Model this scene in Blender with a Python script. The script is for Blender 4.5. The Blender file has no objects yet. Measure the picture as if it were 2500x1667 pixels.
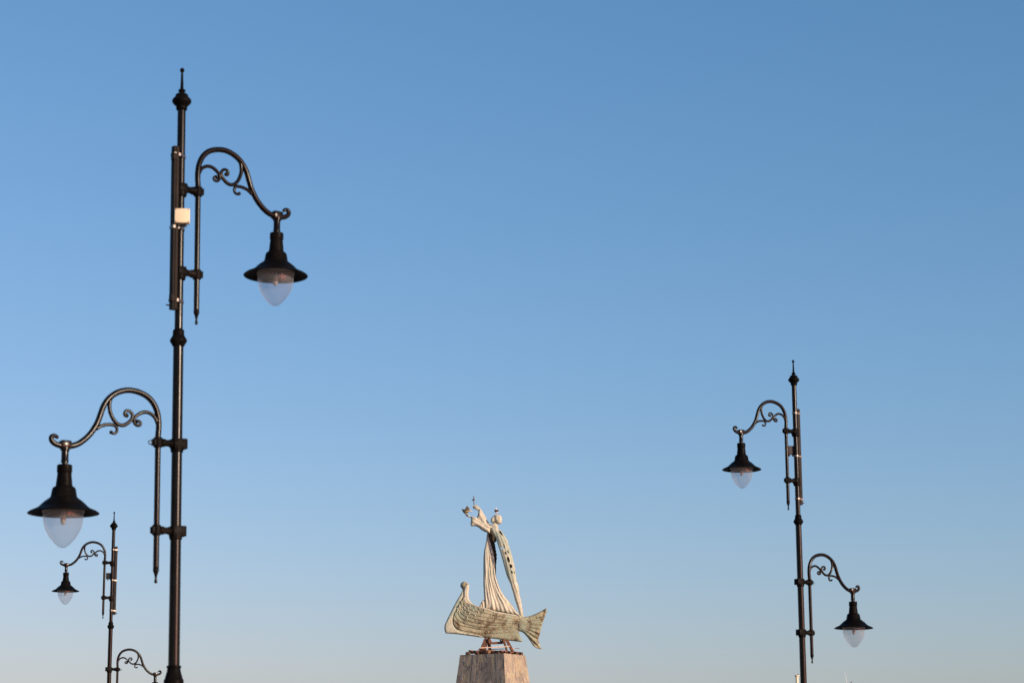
import bpy, bmesh, math, random
import numpy as np
from mathutils import Vector, Matrix, Euler
from mathutils.geometry import delaunay_2d_cdt

random.seed(7)
SC = bpy.context.scene
COL = SC.collection
R = math.radians

# ------------------------------------------------------------------ camera
F_PX, CX, CY = 5500.0, 1250.0, 833.5          # focal length and centre in photo pixels (2500 wide)
PITCH = math.atan((1965 - CY) / F_PX)
ROLL = -0.0043
CAM = Vector((0, 0, 1.6))
cam_data = bpy.data.cameras.new('camera')
cam = bpy.data.objects.new('camera', cam_data)
COL.objects.link(cam)
CAM_ROT = Matrix.Rotation(math.pi / 2 + PITCH, 3, 'X') @ Matrix.Rotation(ROLL, 3, 'Z')
cam.matrix_world = Matrix.Translation(CAM) @ CAM_ROT.to_4x4()
cam_data.sensor_width = 36.0
cam_data.lens = F_PX / 2500 * 36
cam_data.clip_start = 0.1
cam_data.clip_end = 40000
cam_data.dof.use_dof = True
cam_data.dof.focus_distance = 140
cam_data.dof.aperture_fstop = 5.2
SC.camera = cam

# ------------------------------------------------------------------ sky and sun
SUN_EL, SUN_SIDE = R(12), R(55)                # sun behind the camera, off to the right
to_sun = Vector((math.sin(SUN_SIDE) * math.cos(SUN_EL), -math.cos(SUN_SIDE) * math.cos(SUN_EL), math.sin(SUN_EL)))
world = bpy.data.worlds.new('World')
SC.world = world
world.use_nodes = True
wn = world.node_tree
wn.nodes.clear()
sky = wn.nodes.new('ShaderNodeTexSky')
sky.sky_type = 'NISHITA'
sky.sun_disc = False
sky.sun_elevation = SUN_EL
sky.sun_rotation = math.atan2(to_sun.x, to_sun.y)
sky.altitude = 0
sky.air_density = 1.0
sky.dust_density = 1.0
sky.ozone_density = 4.0
bg = wn.nodes.new('ShaderNodeBackground')
bg.inputs['Strength'].default_value = 0.15
wo = wn.nodes.new('ShaderNodeOutputWorld')
sep = wn.nodes.new('ShaderNodeSeparateColor')   # colour response, the same over the whole sky
com = wn.nodes.new('ShaderNodeCombineColor')
wn.links.new(sky.outputs[0], sep.inputs[0])
for ch, (gam, gain) in enumerate(((1.27, 1.02), (0.92, 1.065), (0.88, 1.165))):
    pw = wn.nodes.new('ShaderNodeMath'); pw.operation = 'POWER'; pw.inputs[1].default_value = gam
    ml = wn.nodes.new('ShaderNodeMath'); ml.operation = 'MULTIPLY'; ml.inputs[1].default_value = gain
    wn.links.new(sep.outputs[ch], pw.inputs[0]); wn.links.new(pw.outputs[0], ml.inputs[0]); wn.links.new(ml.outputs[0], com.inputs[ch])
wn.links.new(com.outputs[0], bg.inputs[0])
wn.links.new(bg.outputs[0], wo.inputs[0])
sun_data = bpy.data.lights.new('sun', 'SUN')
sun_data.energy = 4.3
sun_data.angle = R(0.5)
sun_data.color = (1.0, 0.85, 0.64)
sun = bpy.data.objects.new('sun', sun_data)
COL.objects.link(sun)
sun.rotation_euler = to_sun.to_track_quat('Z', 'Y').to_euler()
sun.location = (60, -60, 60)
vs = SC.view_settings
vs.view_transform = 'Standard'
vs.look = 'None'
vs.exposure = 0.2
vs.gamma = 1.0
vs.use_curve_mapping = False
SC.cycles.sample_clamp_direct = 3.0
SC.cycles.sample_clamp_indirect = 4.0
SC.cycles.use_adaptive_sampling = False
SC.cycles.max_bounces = 10
SC.cycles.transparent_max_bounces = 16


# ------------------------------------------------------------------ helpers
def tag(o, label=None, cat=None, group=None, kind=None):
    if label: o['label'] = label
    if cat: o['category'] = cat
    if group: o['group'] = group
    if kind: o['kind'] = kind
    return o

def empty(name, mw, label=None, cat=None, group=None):
    o = bpy.data.objects.new(name, None)
    COL.objects.link(o)
    o.matrix_world = mw
    o.empty_display_size = 0.2
    return tag(o, label, cat, group)

def link_mesh(name, me, mat=None, parent=None):
    o = bpy.data.objects.new(name, me)
    COL.objects.link(o)
    if mat is not None and not me.materials: me.materials.append(mat)
    if parent is not None: o.parent = parent
    return o

def obj_bm(name, bm, mat, parent=None, smooth=True, fix=True):
    if fix: bmesh.ops.recalc_face_normals(bm, faces=bm.faces[:])
    me = bpy.data.meshes.new(name)
    bm.to_mesh(me); bm.free()
    if smooth:
        for p in me.polygons: p.use_smooth = True
    return link_mesh(name, me, mat, parent)

def sharp(o, deg=35):
    """keep edges crisp that turn more than deg"""
    me = o.data
    bm = bmesh.new(); bm.from_mesh(me)
    for e in bm.edges:
        if len(e.link_faces) == 2 and e.calc_face_angle(0) > R(deg): e.smooth = False
    bm.to_mesh(me); bm.free()
    return o

def lathe(bm, prof, seg=32, c=(0, 0, 0), axis='Z', cap=True):
    rings = []
    for r, z in prof:
        ring = []
        if r < 1e-6:
            pts = [(0, 0, z)]
        else:
            pts = [(r * math.cos(2 * math.pi * i / seg), r * math.sin(2 * math.pi * i / seg), z) for i in range(seg)]
        for p in pts:
            if axis == 'X': p = (p[2], p[0], p[1])
            elif axis == 'Y': p = (p[0], p[2], p[1])
            ring.append(bm.verts.new((p[0] + c[0], p[1] + c[1], p[2] + c[2])))
        rings.append(ring)
    for a, b in zip(rings, rings[1:]):
        for i in range(seg):
            j = (i + 1) % seg
            if len(a) == 1 and len(b) == 1: break
            if len(a) == 1: bm.faces.new((a[0], b[i], b[j]))
            elif len(b) == 1: bm.faces.new((a[i], b[0], a[j]))
            else: bm.faces.new((a[i], b[i], b[j], a[j]))
    if cap:
        for ring in (rings[0], rings[-1]):
            if len(ring) > 1: bm.faces.new(ring)
    return bm

def catmull(pts, n=6, closed=False):
    P = [Vector(p) for p in pts]
    out = []
    N = len(P)
    for i in range(N if closed else N - 1):
        if closed: p0, p1, p2, p3 = P[i - 1], P[i], P[(i + 1) % N], P[(i + 2) % N]
        else: p0, p1, p2, p3 = P[max(i - 1, 0)], P[i], P[i + 1], P[min(i + 2, N - 1)]
        for k in range(n):
            t = k / n
            out.append(0.5 * ((2 * p1) + (p2 - p0) * t + (2 * p0 - 5 * p1 + 4 * p2 - p3) * t * t + (3 * p1 - p0 - 3 * p2 + p3) * t ** 3))
    if not closed: out.append(P[-1])
    return out

def tube(bm, pts, rad, seg=12, flat=1.0, cap=True):
    """sweep a round section along 3-D points; rad one number or one per point (interpolated)"""
    P = [Vector(p) for p in pts]
    n = len(P)
    if not hasattr(rad, '__len__'): rad = [rad]
    rr = np.interp(np.linspace(0, 1, n), np.linspace(0, 1, len(rad)), rad)
    T = [(P[min(i + 1, n - 1)] - P[max(i - 1, 0)]).normalized() for i in range(n)]
    nrm = T[0].cross(Vector((0, 1, 0)))
    if nrm.length < 1e-3: nrm = T[0].cross(Vector((1, 0, 0)))
    nrm.normalize()
    rings = []
    for i in range(n):
        nrm = (nrm - T[i] * nrm.dot(T[i]))
        nrm.normalize()
        b = T[i].cross(nrm)
        rings.append([bm.verts.new(P[i] + (nrm * math.cos(2 * math.pi * k / seg) + b * flat * math.sin(2 * math.pi * k / seg)) * rr[i]) for k in range(seg)])
    for a, c in zip(rings, rings[1:]):
        for k in range(seg):
            bm.faces.new((a[k], c[k], c[(k + 1) % seg], a[(k + 1) % seg]))
    if cap:
        for ring, q in ((rings[0], P[0] - T[0] * rr[0] * .6), (rings[-1], P[-1] + T[-1] * rr[-1] * .6)):
            v = bm.verts.new(q)
            for k in range(seg): bm.faces.new((ring[k], ring[(k + 1) % seg], v))
    return bm

def box(bm, c, size, bevel=0.0, rot=None, seg=2):
    m = Matrix.Translation(Vector(c))
    if rot is not None: m = m @ rot.to_4x4()
    m = m @ Matrix.Diagonal((size[0], size[1], size[2], 1))
    r = bmesh.ops.create_cube(bm, size=1.0, matrix=m)
    if bevel:
        es = list({e for v in r['verts'] for e in v.link_edges})
        bmesh.ops.bevel(bm, geom=es, offset=bevel, segments=seg, affect='EDGES', profile=0.6)
    return bm

def beam(bm, p0, p1, w, h, bevel=0.0):
    p0, p1 = Vector(p0), Vector(p1)
    d = p1 - p0
    rot = d.to_track_quat('X', 'Z').to_matrix()
    return box(bm, (p0 + p1) / 2, (d.length, w, h), bevel, rot)

def ball(bm, c, r, u=12, v=8, scale=(1, 1, 1), rot=None):
    m = Matrix.Translation(Vector(c))
    if rot is not None: m = m @ rot.to_4x4()
    m = m @ Matrix.Diagonal((scale[0], scale[1], scale[2], 1))
    bmesh.ops.create_uvsphere(bm, u_segments=u, v_segments=v, radius=r, matrix=m)
    return bm

def px_ray(x, y):
    return CAM_ROT @ Vector(((x - CX) / F_PX, -(y - CY) / F_PX, -1.0))

def px_at_depth(x, y, Y):
    r = px_ray(x, y)
    return CAM + r * (Y / r.y)

def px_on_plane(x, y, M, w=0.0):
    """photo pixel -> local point of frame M on its local plane y = -w"""
    Mi = M.inverted()
    o = Mi @ CAM
    d = (Mi @ (CAM + px_ray(x, y))) - o
    t = (-w - o.y) / d.y
    p = o + d * t
    return p


# ------------------------------------------------------------------ materials
def new_mat(name):
    m = bpy.data.materials.new(name)
    m.use_nodes = True
    nt = m.node_tree
    b = nt.nodes['Principled BSDF']
    return m, nt, b

def noise_node(nt, scale, detail=6, rough=.6, vec=None, stretch=(1, 1, 1), coord='Object'):
    if coord == 'Position':
        g = nt.nodes.new('ShaderNodeNewGeometry'); src = g.outputs['Position']
    else:
        t = nt.nodes.new('ShaderNodeTexCoord'); src = t.outputs[coord]
    mp = nt.nodes.new('ShaderNodeMapping')
    mp.inputs['Scale'].default_value = stretch
    nt.links.new(src, mp.inputs['Vector'])
    n = nt.nodes.new('ShaderNodeTexNoise')
    n.inputs['Scale'].default_value = scale
    n.inputs['Detail'].default_value = detail
    n.inputs['Roughness'].default_value = rough
    nt.links.new(mp.outputs[0], n.inputs['Vector'])
    return n

def ramp(nt, fac, stops):
    r = nt.nodes.new('ShaderNodeValToRGB')
    el = r.color_ramp.elements
    while len(el) < len(stops): el.new(0.5)
    for e, (p, c) in zip(el, stops):
        e.position = p
        e.color = (c[0], c[1], c[2], 1) if hasattr(c, '__len__') else (c, c, c, 1)
    nt.links.new(fac, r.inputs[0])
    return r

def mix_col(nt, fac, a, b):
    m = nt.nodes.new('ShaderNodeMix')
    m.data_type = 'RGBA'
    for s, v in ((0, fac), (6, a), (7, b)):
        if hasattr(v, 'links'): nt.links.new(v, m.inputs[s])
        elif s == 0: m.inputs[s].default_value = v
        else: m.inputs[s].default_value = (*v, 1)
    return m.outputs[2]

def bump(nt, b, h, strength, dist):
    bp = nt.nodes.new('ShaderNodeBump')
    bp.inputs['Strength'].default_value = strength
    bp.inputs['Distance'].default_value = dist
    nt.links.new(h, bp.inputs['Height'])
    nt.links.new(bp.outputs[0], b.inputs['Normal'])
    return bp

def make_paint(name, col, rough=.28, spec=.4):
    m, nt, b = new_mat(name)
    n = noise_node(nt, 9, 5, .6)
    r = ramp(nt, n.outputs[0], [(.35, [c * .7 for c in col]), (.7, [c * 1.3 for c in col])])
    dn = noise_node(nt, 4, 6, .6, stretch=(1, 1, .35))
    dr = ramp(nt, dn.outputs[0], [(.55, 0), (.75, .45)])
    c = mix_col(nt, dr.outputs[0], r.outputs[0], (.022, .017, .013))
    nt.links.new(c, b.inputs['Base Color'])
    n2 = noise_node(nt, 5, 5, .65, stretch=(1, 1, .6))
    r2 = ramp(nt, n2.outputs[0], [(.3, rough * .8), (.75, rough * 1.3)])
    nt.links.new(r2.outputs[0], b.inputs['Roughness'])
    b.inputs['Specular IOR Level'].default_value = spec
    return m

def make_patina(name, light, mid, green, dark, g_lo, g_hi, d_lo, d_hi, streak=(3.2, 3.2, .55)):
    m, nt, b = new_mat(name)
    base = noise_node(nt, 2.2, 8, .65, stretch=streak)
    r = ramp(nt, base.outputs[0], [(.32, mid), (.62, light)])
    gn = noise_node(nt, .75, 7, .62, stretch=(1, 1, .7))
    gr = ramp(nt, gn.outputs[0], [(g_lo, 0), (g_hi, 1)])
    c1 = mix_col(nt, gr.outputs[0], r.outputs[0], green)
    dn = noise_node(nt, 1.5, 9, .72, stretch=(1, 1, .8))
    dr = ramp(nt, dn.outputs[0], [(d_lo, 1), (d_hi, 0)])
    c2 = mix_col(nt, dr.outputs[0], c1, dark)
    wn_ = noise_node(nt, 4.5, 6, .7, stretch=(3, 3, .3))
    wr = ramp(nt, wn_.outputs[0], [(.62, 0), (.72, .75)])
    c3 = mix_col(nt, wr.outputs[0], c2, light)
    nt.links.new(c3, b.inputs['Base Color'])
    b.inputs['Roughness'].default_value = .68
    bn = noise_node(nt, 5.5, 8, .7, stretch=(2.2, 2.2, .5))
    bump(nt, b, bn.outputs[0], .35, .05)
    return m

def make_stone(name):
    m, nt, b = new_mat(name)
    oi = nt.nodes.new('ShaderNodeObjectInfo')
    rr = ramp(nt, oi.outputs['Random'], [(0, (.225, .185, .145)), (.3, (.295, .25, .19)), (.6, (.34, .29, .22)), (.85, (.37, .31, .205)), (1, (.28, .235, .195))])
    n = noise_node(nt, 2.4, 9, .7, stretch=(5, 5, .5), coord='Position')
    r = ramp(nt, n.outputs[0], [(.3, (.55, .54, .53)), (.5, (.95, .94, .93)), (.68, (1.3, 1.29, 1.27))])
    mx = nt.nodes.new('ShaderNodeMix'); mx.data_type = 'RGBA'; mx.blend_type = 'MULTIPLY'
    mx.inputs[0].default_value = 1
    nt.links.new(rr.outputs[0], mx.inputs[6]); nt.links.new(r.outputs[0], mx.inputs[7])
    rn = noise_node(nt, .9, 6, .65, stretch=(2.2, 2.2, .6), coord='Position')
    rm = ramp(nt, rn.outputs[0], [(.60, 0), (.70, .8)])
    c = mix_col(nt, rm.outputs[0], mx.outputs[2], (.19, .095, .05))
    sn = noise_node(nt, 3.2, 5, .6, stretch=(4, 4, .22), coord='Position')
    sm = ramp(nt, sn.outputs[0], [(.63, 0), (.67, .95)])
    c = mix_col(nt, sm.outputs[0], c, (.62, .58, .53))
    nt.links.new(c, b.inputs['Base Color'])
    b.inputs['Roughness'].default_value = .8
    bn = noise_node(nt, 6, 9, .75, stretch=(2.5, 2.5, .7), coord='Position')
    bump(nt, b, bn.outputs[0], .9, .07)
    return m

def make_plain(name, col, rough=.6, var=.25, scale=6, metallic=0.0, bmp=.15):
    m, nt, b = new_mat(name)
    n = noise_node(nt, scale, 6, .65)
    r = ramp(nt, n.outputs[0], [(.3, [c * (1 - var) for c in col]), (.7, [min(c * (1 + var), 1) for c in col])])
    nt.links.new(r.outputs[0], b.inputs['Base Color'])
    b.inputs['Roughness'].default_value = rough
    b.inputs['Metallic'].default_value = metallic
    if bmp:
        bn = noise_node(nt, scale * 4, 5, .6)
        bump(nt, b, bn.outputs[0], bmp, .01)
    return m

def make_globe():
    m, nt, b = new_mat('globe_plastic')
    nt.nodes.remove(b)
    out = nt.nodes['Material Output']
    tr = nt.nodes.new('ShaderNodeBsdfTransparent'); tr.inputs[0].default_value = (.93, .935, .95, 1)
    tl = nt.nodes.new('ShaderNodeBsdfTranslucent'); tl.inputs[0].default_value = (.74, .76, .80, 1)
    df = nt.nodes.new('ShaderNodeBsdfDiffuse'); df.inputs[0].default_value = (.42, .43, .45, 1)
    gl = nt.nodes.new('ShaderNodeBsdfGlossy'); gl.inputs['Roughness'].default_value = .08
    n = noise_node(nt, 7, 5, .6, stretch=(1, 1, .5))
    r = ramp(nt, n.outputs[0], [(.35, .18), (.7, .28)])
    lw = nt.nodes.new('ShaderNodeLayerWeight'); lw.inputs[0].default_value = .5
    add = nt.nodes.new('ShaderNodeMath'); add.operation = 'ADD'; add.use_clamp = True
    fp = nt.nodes.new('ShaderNodeMath'); fp.operation = 'POWER'; fp.inputs[1].default_value = 5
    nt.links.new(lw.outputs['Facing'], fp.inputs[0])
    fr = nt.nodes.new('ShaderNodeMath'); fr.operation = 'MULTIPLY'; fr.inputs[1].default_value = .30
    nt.links.new(fp.outputs[0], fr.inputs[0])
    nt.links.new(r.outputs[0], add.inputs[0]); nt.links.new(fr.outputs[0], add.inputs[1])
    m0 = nt.nodes.new('ShaderNodeMixShader'); m0.inputs[0].default_value = .5
    nt.links.new(tl.outputs[0], m0.inputs[1]); nt.links.new(df.outputs[0], m0.inputs[2])
    m1 = nt.nodes.new('ShaderNodeMixShader')
    nt.links.new(add.outputs[0], m1.inputs[0]); nt.links.new(tr.outputs[0], m1.inputs[1]); nt.links.new(m0.outputs[0], m1.inputs[2])
    fm = nt.nodes.new('ShaderNodeMath'); fm.operation = 'MULTIPLY_ADD'; fm.inputs[1].default_value = .35; fm.inputs[2].default_value = .025
    nt.links.new(fp.outputs[0], fm.inputs[0])
    m2 = nt.nodes.new('ShaderNodeMixShader')
    nt.links.new(fm.outputs[0], m2.inputs[0]); nt.links.new(m1.outputs[0], m2.inputs[1]); nt.links.new(gl.outputs[0], m2.inputs[2])
    nt.links.new(m2.outputs[0], out.inputs[0])
    return m

M = dict(
    paint=make_paint('black_gloss_paint', (.0055, .0046, .0038), .20, .13),
    paint2=make_paint('black_satin_paint', (.0042, .0037, .0034), .45, .03),
    duct=make_paint('brown_black_paint', (.012, .0085, .0065), .40, .06),
    steel=make_plain('stainless_steel', (.17, .155, .14), .42, .12, 20, .9, .05),
    cream=make_plain('cream_plastic', (.68, .57, .385), .5, .05, 8, 0, .05),
    black=make_plain('black_plastic', (.012, .011, .011), .5, .2, 8, 0, .05),
    reflector=make_plain('grey_reflector', (.20, .165, .135), .35, .2, 12, .6, .05),
    bulb=make_plain('frosted_bulb', (.30, .29, .28), .25, .08, 12, 0, 0),
    globe=make_globe(),
    figure=make_patina('pale_patina', (.545, .515, .405), (.385, .36, .27), (.305, .335, .25), (.165, .14, .095), .48, .72, .29, .40),
    cape=make_patina('green_patina', (.52, .50, .395), (.365, .355, .27), (.27, .325, .25), (.15, .13, .085), .40, .62, .27, .37),
    hull=make_patina('hull_patina', (.365, .345, .23), (.245, .235, .145), (.20, .255, .18), (.075, .05, .024), .44, .66, .39, .53),
    bronze=make_plain('dark_bronze', (.115, .095, .055), .45, .5, 9, .3, .3),
    stone=make_stone('slate_cladding'),
    rust=make_plain('rusty_steel', (.12, .048, .021), .75, .55, 3, 0, .5),
    rust_dark=make_plain('dark_rust', (.085, .035, .018), .75, .5, 3, 0, .5),
    timber=make_plain('raw_timber', (.58, .43, .29), .7, .25, 4, 0, .3),
    timber_old=make_plain('weathered_timber', (.25, .135, .06), .75, .4, 4, 0, .3),
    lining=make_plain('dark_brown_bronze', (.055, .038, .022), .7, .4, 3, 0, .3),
    white=make_plain('white_feathers', (.75, .73, .70), .7, .06, 8, 0, .1),
    slate=make_plain('slate_grey_feathers', (.035, .033, .038), .6, .25, 12, 0, .2),
    beak=make_plain('yellow_beak', (.6, .38, .06), .45, .1, 8, 0, 0),
    pink=make_plain('pink_legs', (.62, .42, .36), .55, .1, 8, 0, 0),
    post=make_plain('cream_render', (.76, .66, .47), .75, .07, 3, 0, .2),
    whitepaint=make_plain('white_gelcoat', (.72, .70, .66), .35, .06, 4, 0, .05),
    paving=make_plain('sand_paving', (.30, .25, .20), .8, .25, .7, 0, .3),
    footing=make_plain('concrete', (.34, .32, .29), .85, .2, 4, 0, .3),
)
def make_sea():
    m, nt, b = new_mat('sea_water')
    b.inputs['Base Color'].default_value = (.012, .035, .05, 1)
    b.inputs['Roughness'].default_value = .12
    n = noise_node(nt, .35, 6, .6)
    bump(nt, b, n.outputs[0], .5, .4)
    return m
M['sea'] = make_sea()

# ------------------------------------------------------------------ setting
GROUND_Z = -0.17
def sheet(name, x0, x1, y0, y1, z, mat, depth=0):
    bm = bmesh.new()
    v = [bm.verts.new(p) for p in ((x0, y0, z), (x1, y0, z), (x1, y1, z), (x0, y1, z))]
    bm.faces.new(v)
    if depth:
        lo = [bm.verts.new((p.co.x, p.co.y, z - depth)) for p in v]
        for i in range(4):
            bm.faces.new((v[i], lo[i], lo[(i + 1) % 4], v[(i + 1) % 4]))
    return tag(obj_bm(name, bm, mat, None, False), kind='structure')
sheet('quay', -400, 400, -300, 178, GROUND_Z, M['paving'], 3.0)
sheet('sea', -15000, 15000, -15000, 30000, GROUND_Z - 1.6, M['sea'])

# ------------------------------------------------------------------ street lamps
# pole of each lamp: pixel of finial ball, pixel low on pole, depth, turn, height offset
YL = 19.47
ZB = px_at_depth(444.8, 172.3, YL).z
def lamp_frame(top, low, Y, turn, z0=None):
    a, b = px_at_depth(*top, Y), px_at_depth(*low, Y)
    lean = math.atan2(a.x - b.x, a.z - b.z)
    base_z = 0.0 if z0 is None else z0
    bx = b.x + (b.x - a.x) / (a.z - b.z) * (b.z - base_z)
    return Matrix.Translation((bx, Y, base_z)) @ Matrix.Rotation(lean, 4, 'Y') @ Matrix.Rotation(turn, 4, 'Z')
LAMP_L = lamp_frame((444.8, 172.3), (424.5, 1625), YL, R(40))
def lp(px, py):                                  # pixel -> lamp-local point on the plane of the arms
    return px_on_plane(px, py, LAMP_L)
def z3(x, y): return (380 + x / 5.2275, 340 + y / 5.2275)
def z4(x, y): return (380 + x / 5.2275, 600 + y / 5.2275)
def zz(y, x=437): return lp(x, y).z
Z_BALL, Z_UC1, Z_UC2, Z_COL, Z_LC1, Z_LC2, Z_BASE = zz(172.3, 444.8), 7.015, 6.25, zz(831), 4.705, 3.955, zz(1632, 424)
DZ = Z_UC1 - Z_LC1                               # the lower arm is the upper one, this much lower
PIPE_X = 0.182

def arm_curve(pts, fn=z3, n=5):
    out = []
    for p in pts:
        q = lp(*fn(*p)); out.append((q.x, 0, q.z))
    return out

def build_arm(parent, dz, flip, head_scale, ring, tilt=0.0):
    """one arm with scrolls, clamps and lamp head; local upper-arm coordinates, lowered by dz, turned by flip"""
    T = Matrix.Rotation(flip, 4, 'Z') @ Matrix.Translation((0, 0, -dz))
    def fin(o, m=T):
        o.matrix_local = m
        return o
    main = arm_curve([(553, 600), (548, 500), (553, 400), (572, 310), (612, 228), (672, 170), (745, 143), (830, 137), (915, 153), (1000, 196),
                      (1072, 258), (1132, 338), (1174, 430), (1202, 530), (1228, 620), (1262, 700), (1304, 780), (1362, 860), (1430, 930),
                      (1500, 972), (1560, 988), (1630, 998), (1682, 985), (1708, 955), (1706, 922), (1682, 904), (1655, 908), (1648, 922)])
    tip = lp(*z4(520, 985))
    pipe_top = main[0]
    zt = tip.z
    px = PIPE_X
    shift = px - pipe_top[0]
    main = [(x + shift, y, z) for x, y, z in main]
    low = [(px, 0, zt + .10 + (main[0][2] - zt - .10) * k / 8) for k in range(8)]
    path = catmull(low + main, 4)
    n = len(path)
    rad = []
    for i in range(n):
        t = i / n
        rad.append(.0255 if t < .80 else .0255 - (t - .80) / .20 * .010)
    bm = bmesh.new()
    tube(bm, path, rad, 16)
    # little turned drop at the lower end of the pipe
    lathe(bm, [(0, zt - .018), (.011, zt - .013), (.0155, zt), (.011, zt + .013), (.009, zt + .03), (.013, zt + .052), (.0235, zt + .085), (.0265, zt + .09), (.0265, zt + .105)], 16, (px, 0, 0))
    arm = fin(obj_bm('arm', bm, M['paint'], parent))
    for pts, r0 in (([(556, 470), (572, 430), (588, 395), (615, 368), (660, 350), (705, 352), (752, 375), (795, 415), (825, 455), (832, 490), (818, 525), (788, 537), (760, 522), (755, 495), (778, 480), (795, 488)], .0165),
                    ([(1080, 265), (1098, 325), (1106, 400), (1093, 470), (1058, 540), (1010, 580), (960, 582), (912, 553), (872, 505), (850, 460), (852, 420), (882, 392), (918, 398), (937, 430), (930, 458), (912, 452)], .0175),
                    ([(1240, 705), (1190, 655), (1130, 622), (1070, 606), (1032, 612), (1016, 645), (1024, 685), (1055, 705), (1078, 698)], .0155)):
        c = [(x + shift, y, z) for x, y, z in arm_curve(pts)]
        bm = bmesh.new()
        tube(bm, catmull(c, 5), [r0, r0, r0, r0 * .9, r0 * .8, r0 * .78], 12)
        ball(bm, c[-1], r0 * 1.1, 10, 8)
        s = obj_bm('scroll', bm, M['paint'], arm)
    # band where the scrolls cross
    # clamps to the pole
    for i, zc in enumerate((Z_UC1, Z_UC2)):
        bm = bmesh.new()
        if ring: box(bm, (-.018, 0, zc), (.125, .105, .092), .008)
        else: box(bm, (.008, 0, zc), (.080, .098, .092), .012)
        lathe(bm, [(.050, -.03), (.056, -.022), (.056, .022), (.050, .03)], 20, (0, 0, zc - .045))
        prof = [(.044, .045), (.034, .070), (.029, .09), (.030, .105), (.037, .125), (.037, .150)]
        lathe(bm, prof, 16, (0, 0, zc), 'X')
        lathe(bm, [(.030, -.046), (.039, -.040), (.041, 0), (.039, .040), (.030, .046)], 20, (px, 0, zc))
        for s in (-1, 1):
            box(bm, (px + .034, s * .018, zc), (.03, .022, .06), .004)
        cl = sharp(fin(obj_bm('clamp', bm, M['paint2'], parent)))
        for bx, by, bz in [(a_, s_ * (.054 if ring else .050), z_) for a_ in ((-.045, .02) if ring else (-.008, .028)) for s_ in (-1, 1) for z_ in (-.025, .025)]:
            bm = bmesh.new()
            lathe(bm, [(.0085, -.007), (.0085, .007)], 6, (bx, by, zc + bz), 'Y')
            obj_bm('bolt', bm, M['paint2'], cl, False)
        if ring and i == 0:
            bm = bmesh.new()
            c = [(px + .072 + .017 * math.cos(a), 0, zc - .004 + .017 * math.sin(a)) for a in np.linspace(0, 2 * math.pi, 25)]
            tube(bm, c, .0048, 8, cap=False)
            obj_bm('eye_ring', bm, M['paint'], cl)
    # lamp head
    hx_top = lp(*z3(1562, 985))
    hx, hz = hx_top.x + shift, hx_top.z
    k = .000727 * head_scale
    TH = T @ Matrix.Translation((hx, 0, hz)) @ Matrix.Rotation(tilt, 4, 'Y') @ Matrix.Translation((-hx, 0, -hz))
    def Z(y): return hz - (y - 985) * k * 1.02
    bm = bmesh.new()
    box(bm, (hx, 0, Z(975)), (.092, .075, .072), .012)
    lathe(bm, [(.040, Z(1005)), (.040, Z(1040)), (.031, Z(1048)), (.031, Z(1150)), (.033, Z(1160)), (.033, Z(1180)), (.024, Z(1184)), (.024, Z(1212))], 24, (hx, 0, 0))
    sharp(fin(obj_bm('stem', bm, M['paint'], parent), TH))
    def Z4(y): return Z(y + 1359)
    bm = bmesh.new()
    out = [(.60, Z(1204)), (80, Z(1206)), (88, Z(1216)), (88, Z(1285)), (84, Z(1296)), (81, Z(1302)), (97, Z4(92)), (112, Z4(98)), (130, Z4(112)), (138, Z4(135)), (150, Z4(208)),
           (160, Z4(222)), (186, Z4(242)), (222, Z4(268)), (252, Z4(296)), (280, Z4(324)), (310, Z4(345)), (345, Z4(360)), (385, Z4(378)), (408, Z4(394)), (412, Z4(400)), (409, Z4(404))]
    inn = [(395, Z4(400)), (340, Z4(378)), (290, Z4(358)), (262, Z4(345)), (250, Z4(350))]
    lathe(bm, [(max(r, .6) * k, z) for r, z in out + inn], 48, (hx, 0, 0), cap=False)
    shade = sharp(fin(obj_bm('lamp_shade', bm, M['paint2'], parent), TH), 30)
    bm = bmesh.new()
    lathe(bm, [(252 * k, Z4(352)), (246 * k, Z4(368)), (236 * k, Z4(398)), (228 * k, Z4(402)), (215 * k, Z4(345)), (120 * k, Z4(322)), (0, Z4(318))], 40, (hx, 0, 0), cap=False)
    obj_bm('reflector', bm, M['reflector'], shade)
    bm = bmesh.new()
    g = [(233, 396), (232, 430), (229, 470), (223, 515), (213, 560), (197, 605), (174, 650), (146, 695), (112, 740), (80, 775), (52, 798), (28, 810), (10, 815), (0, 816)]
    lathe(bm, [(r * k, Z4(396 + (y - 396) * .945)) for r, y in g], 40, (hx, 0, 0), cap=False)
    obj_bm('globe', bm, M['globe'], shade)
    bm = bmesh.new()
    lathe(bm, [(22, 320), (24, 400), (30, 430), (33, 470), (30, 500), (20, 522), (8, 531), (0, 533)][::1] and [(r * k, Z4(y)) for r, y in [(22, 330), (24, 400), (30, 430), (33, 470), (30, 500), (20, 522), (8, 531), (0, 533)]], 20, (hx, 0, 0), cap=False)
    obj_bm('bulb', bm, M['bulb'], shade)

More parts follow.
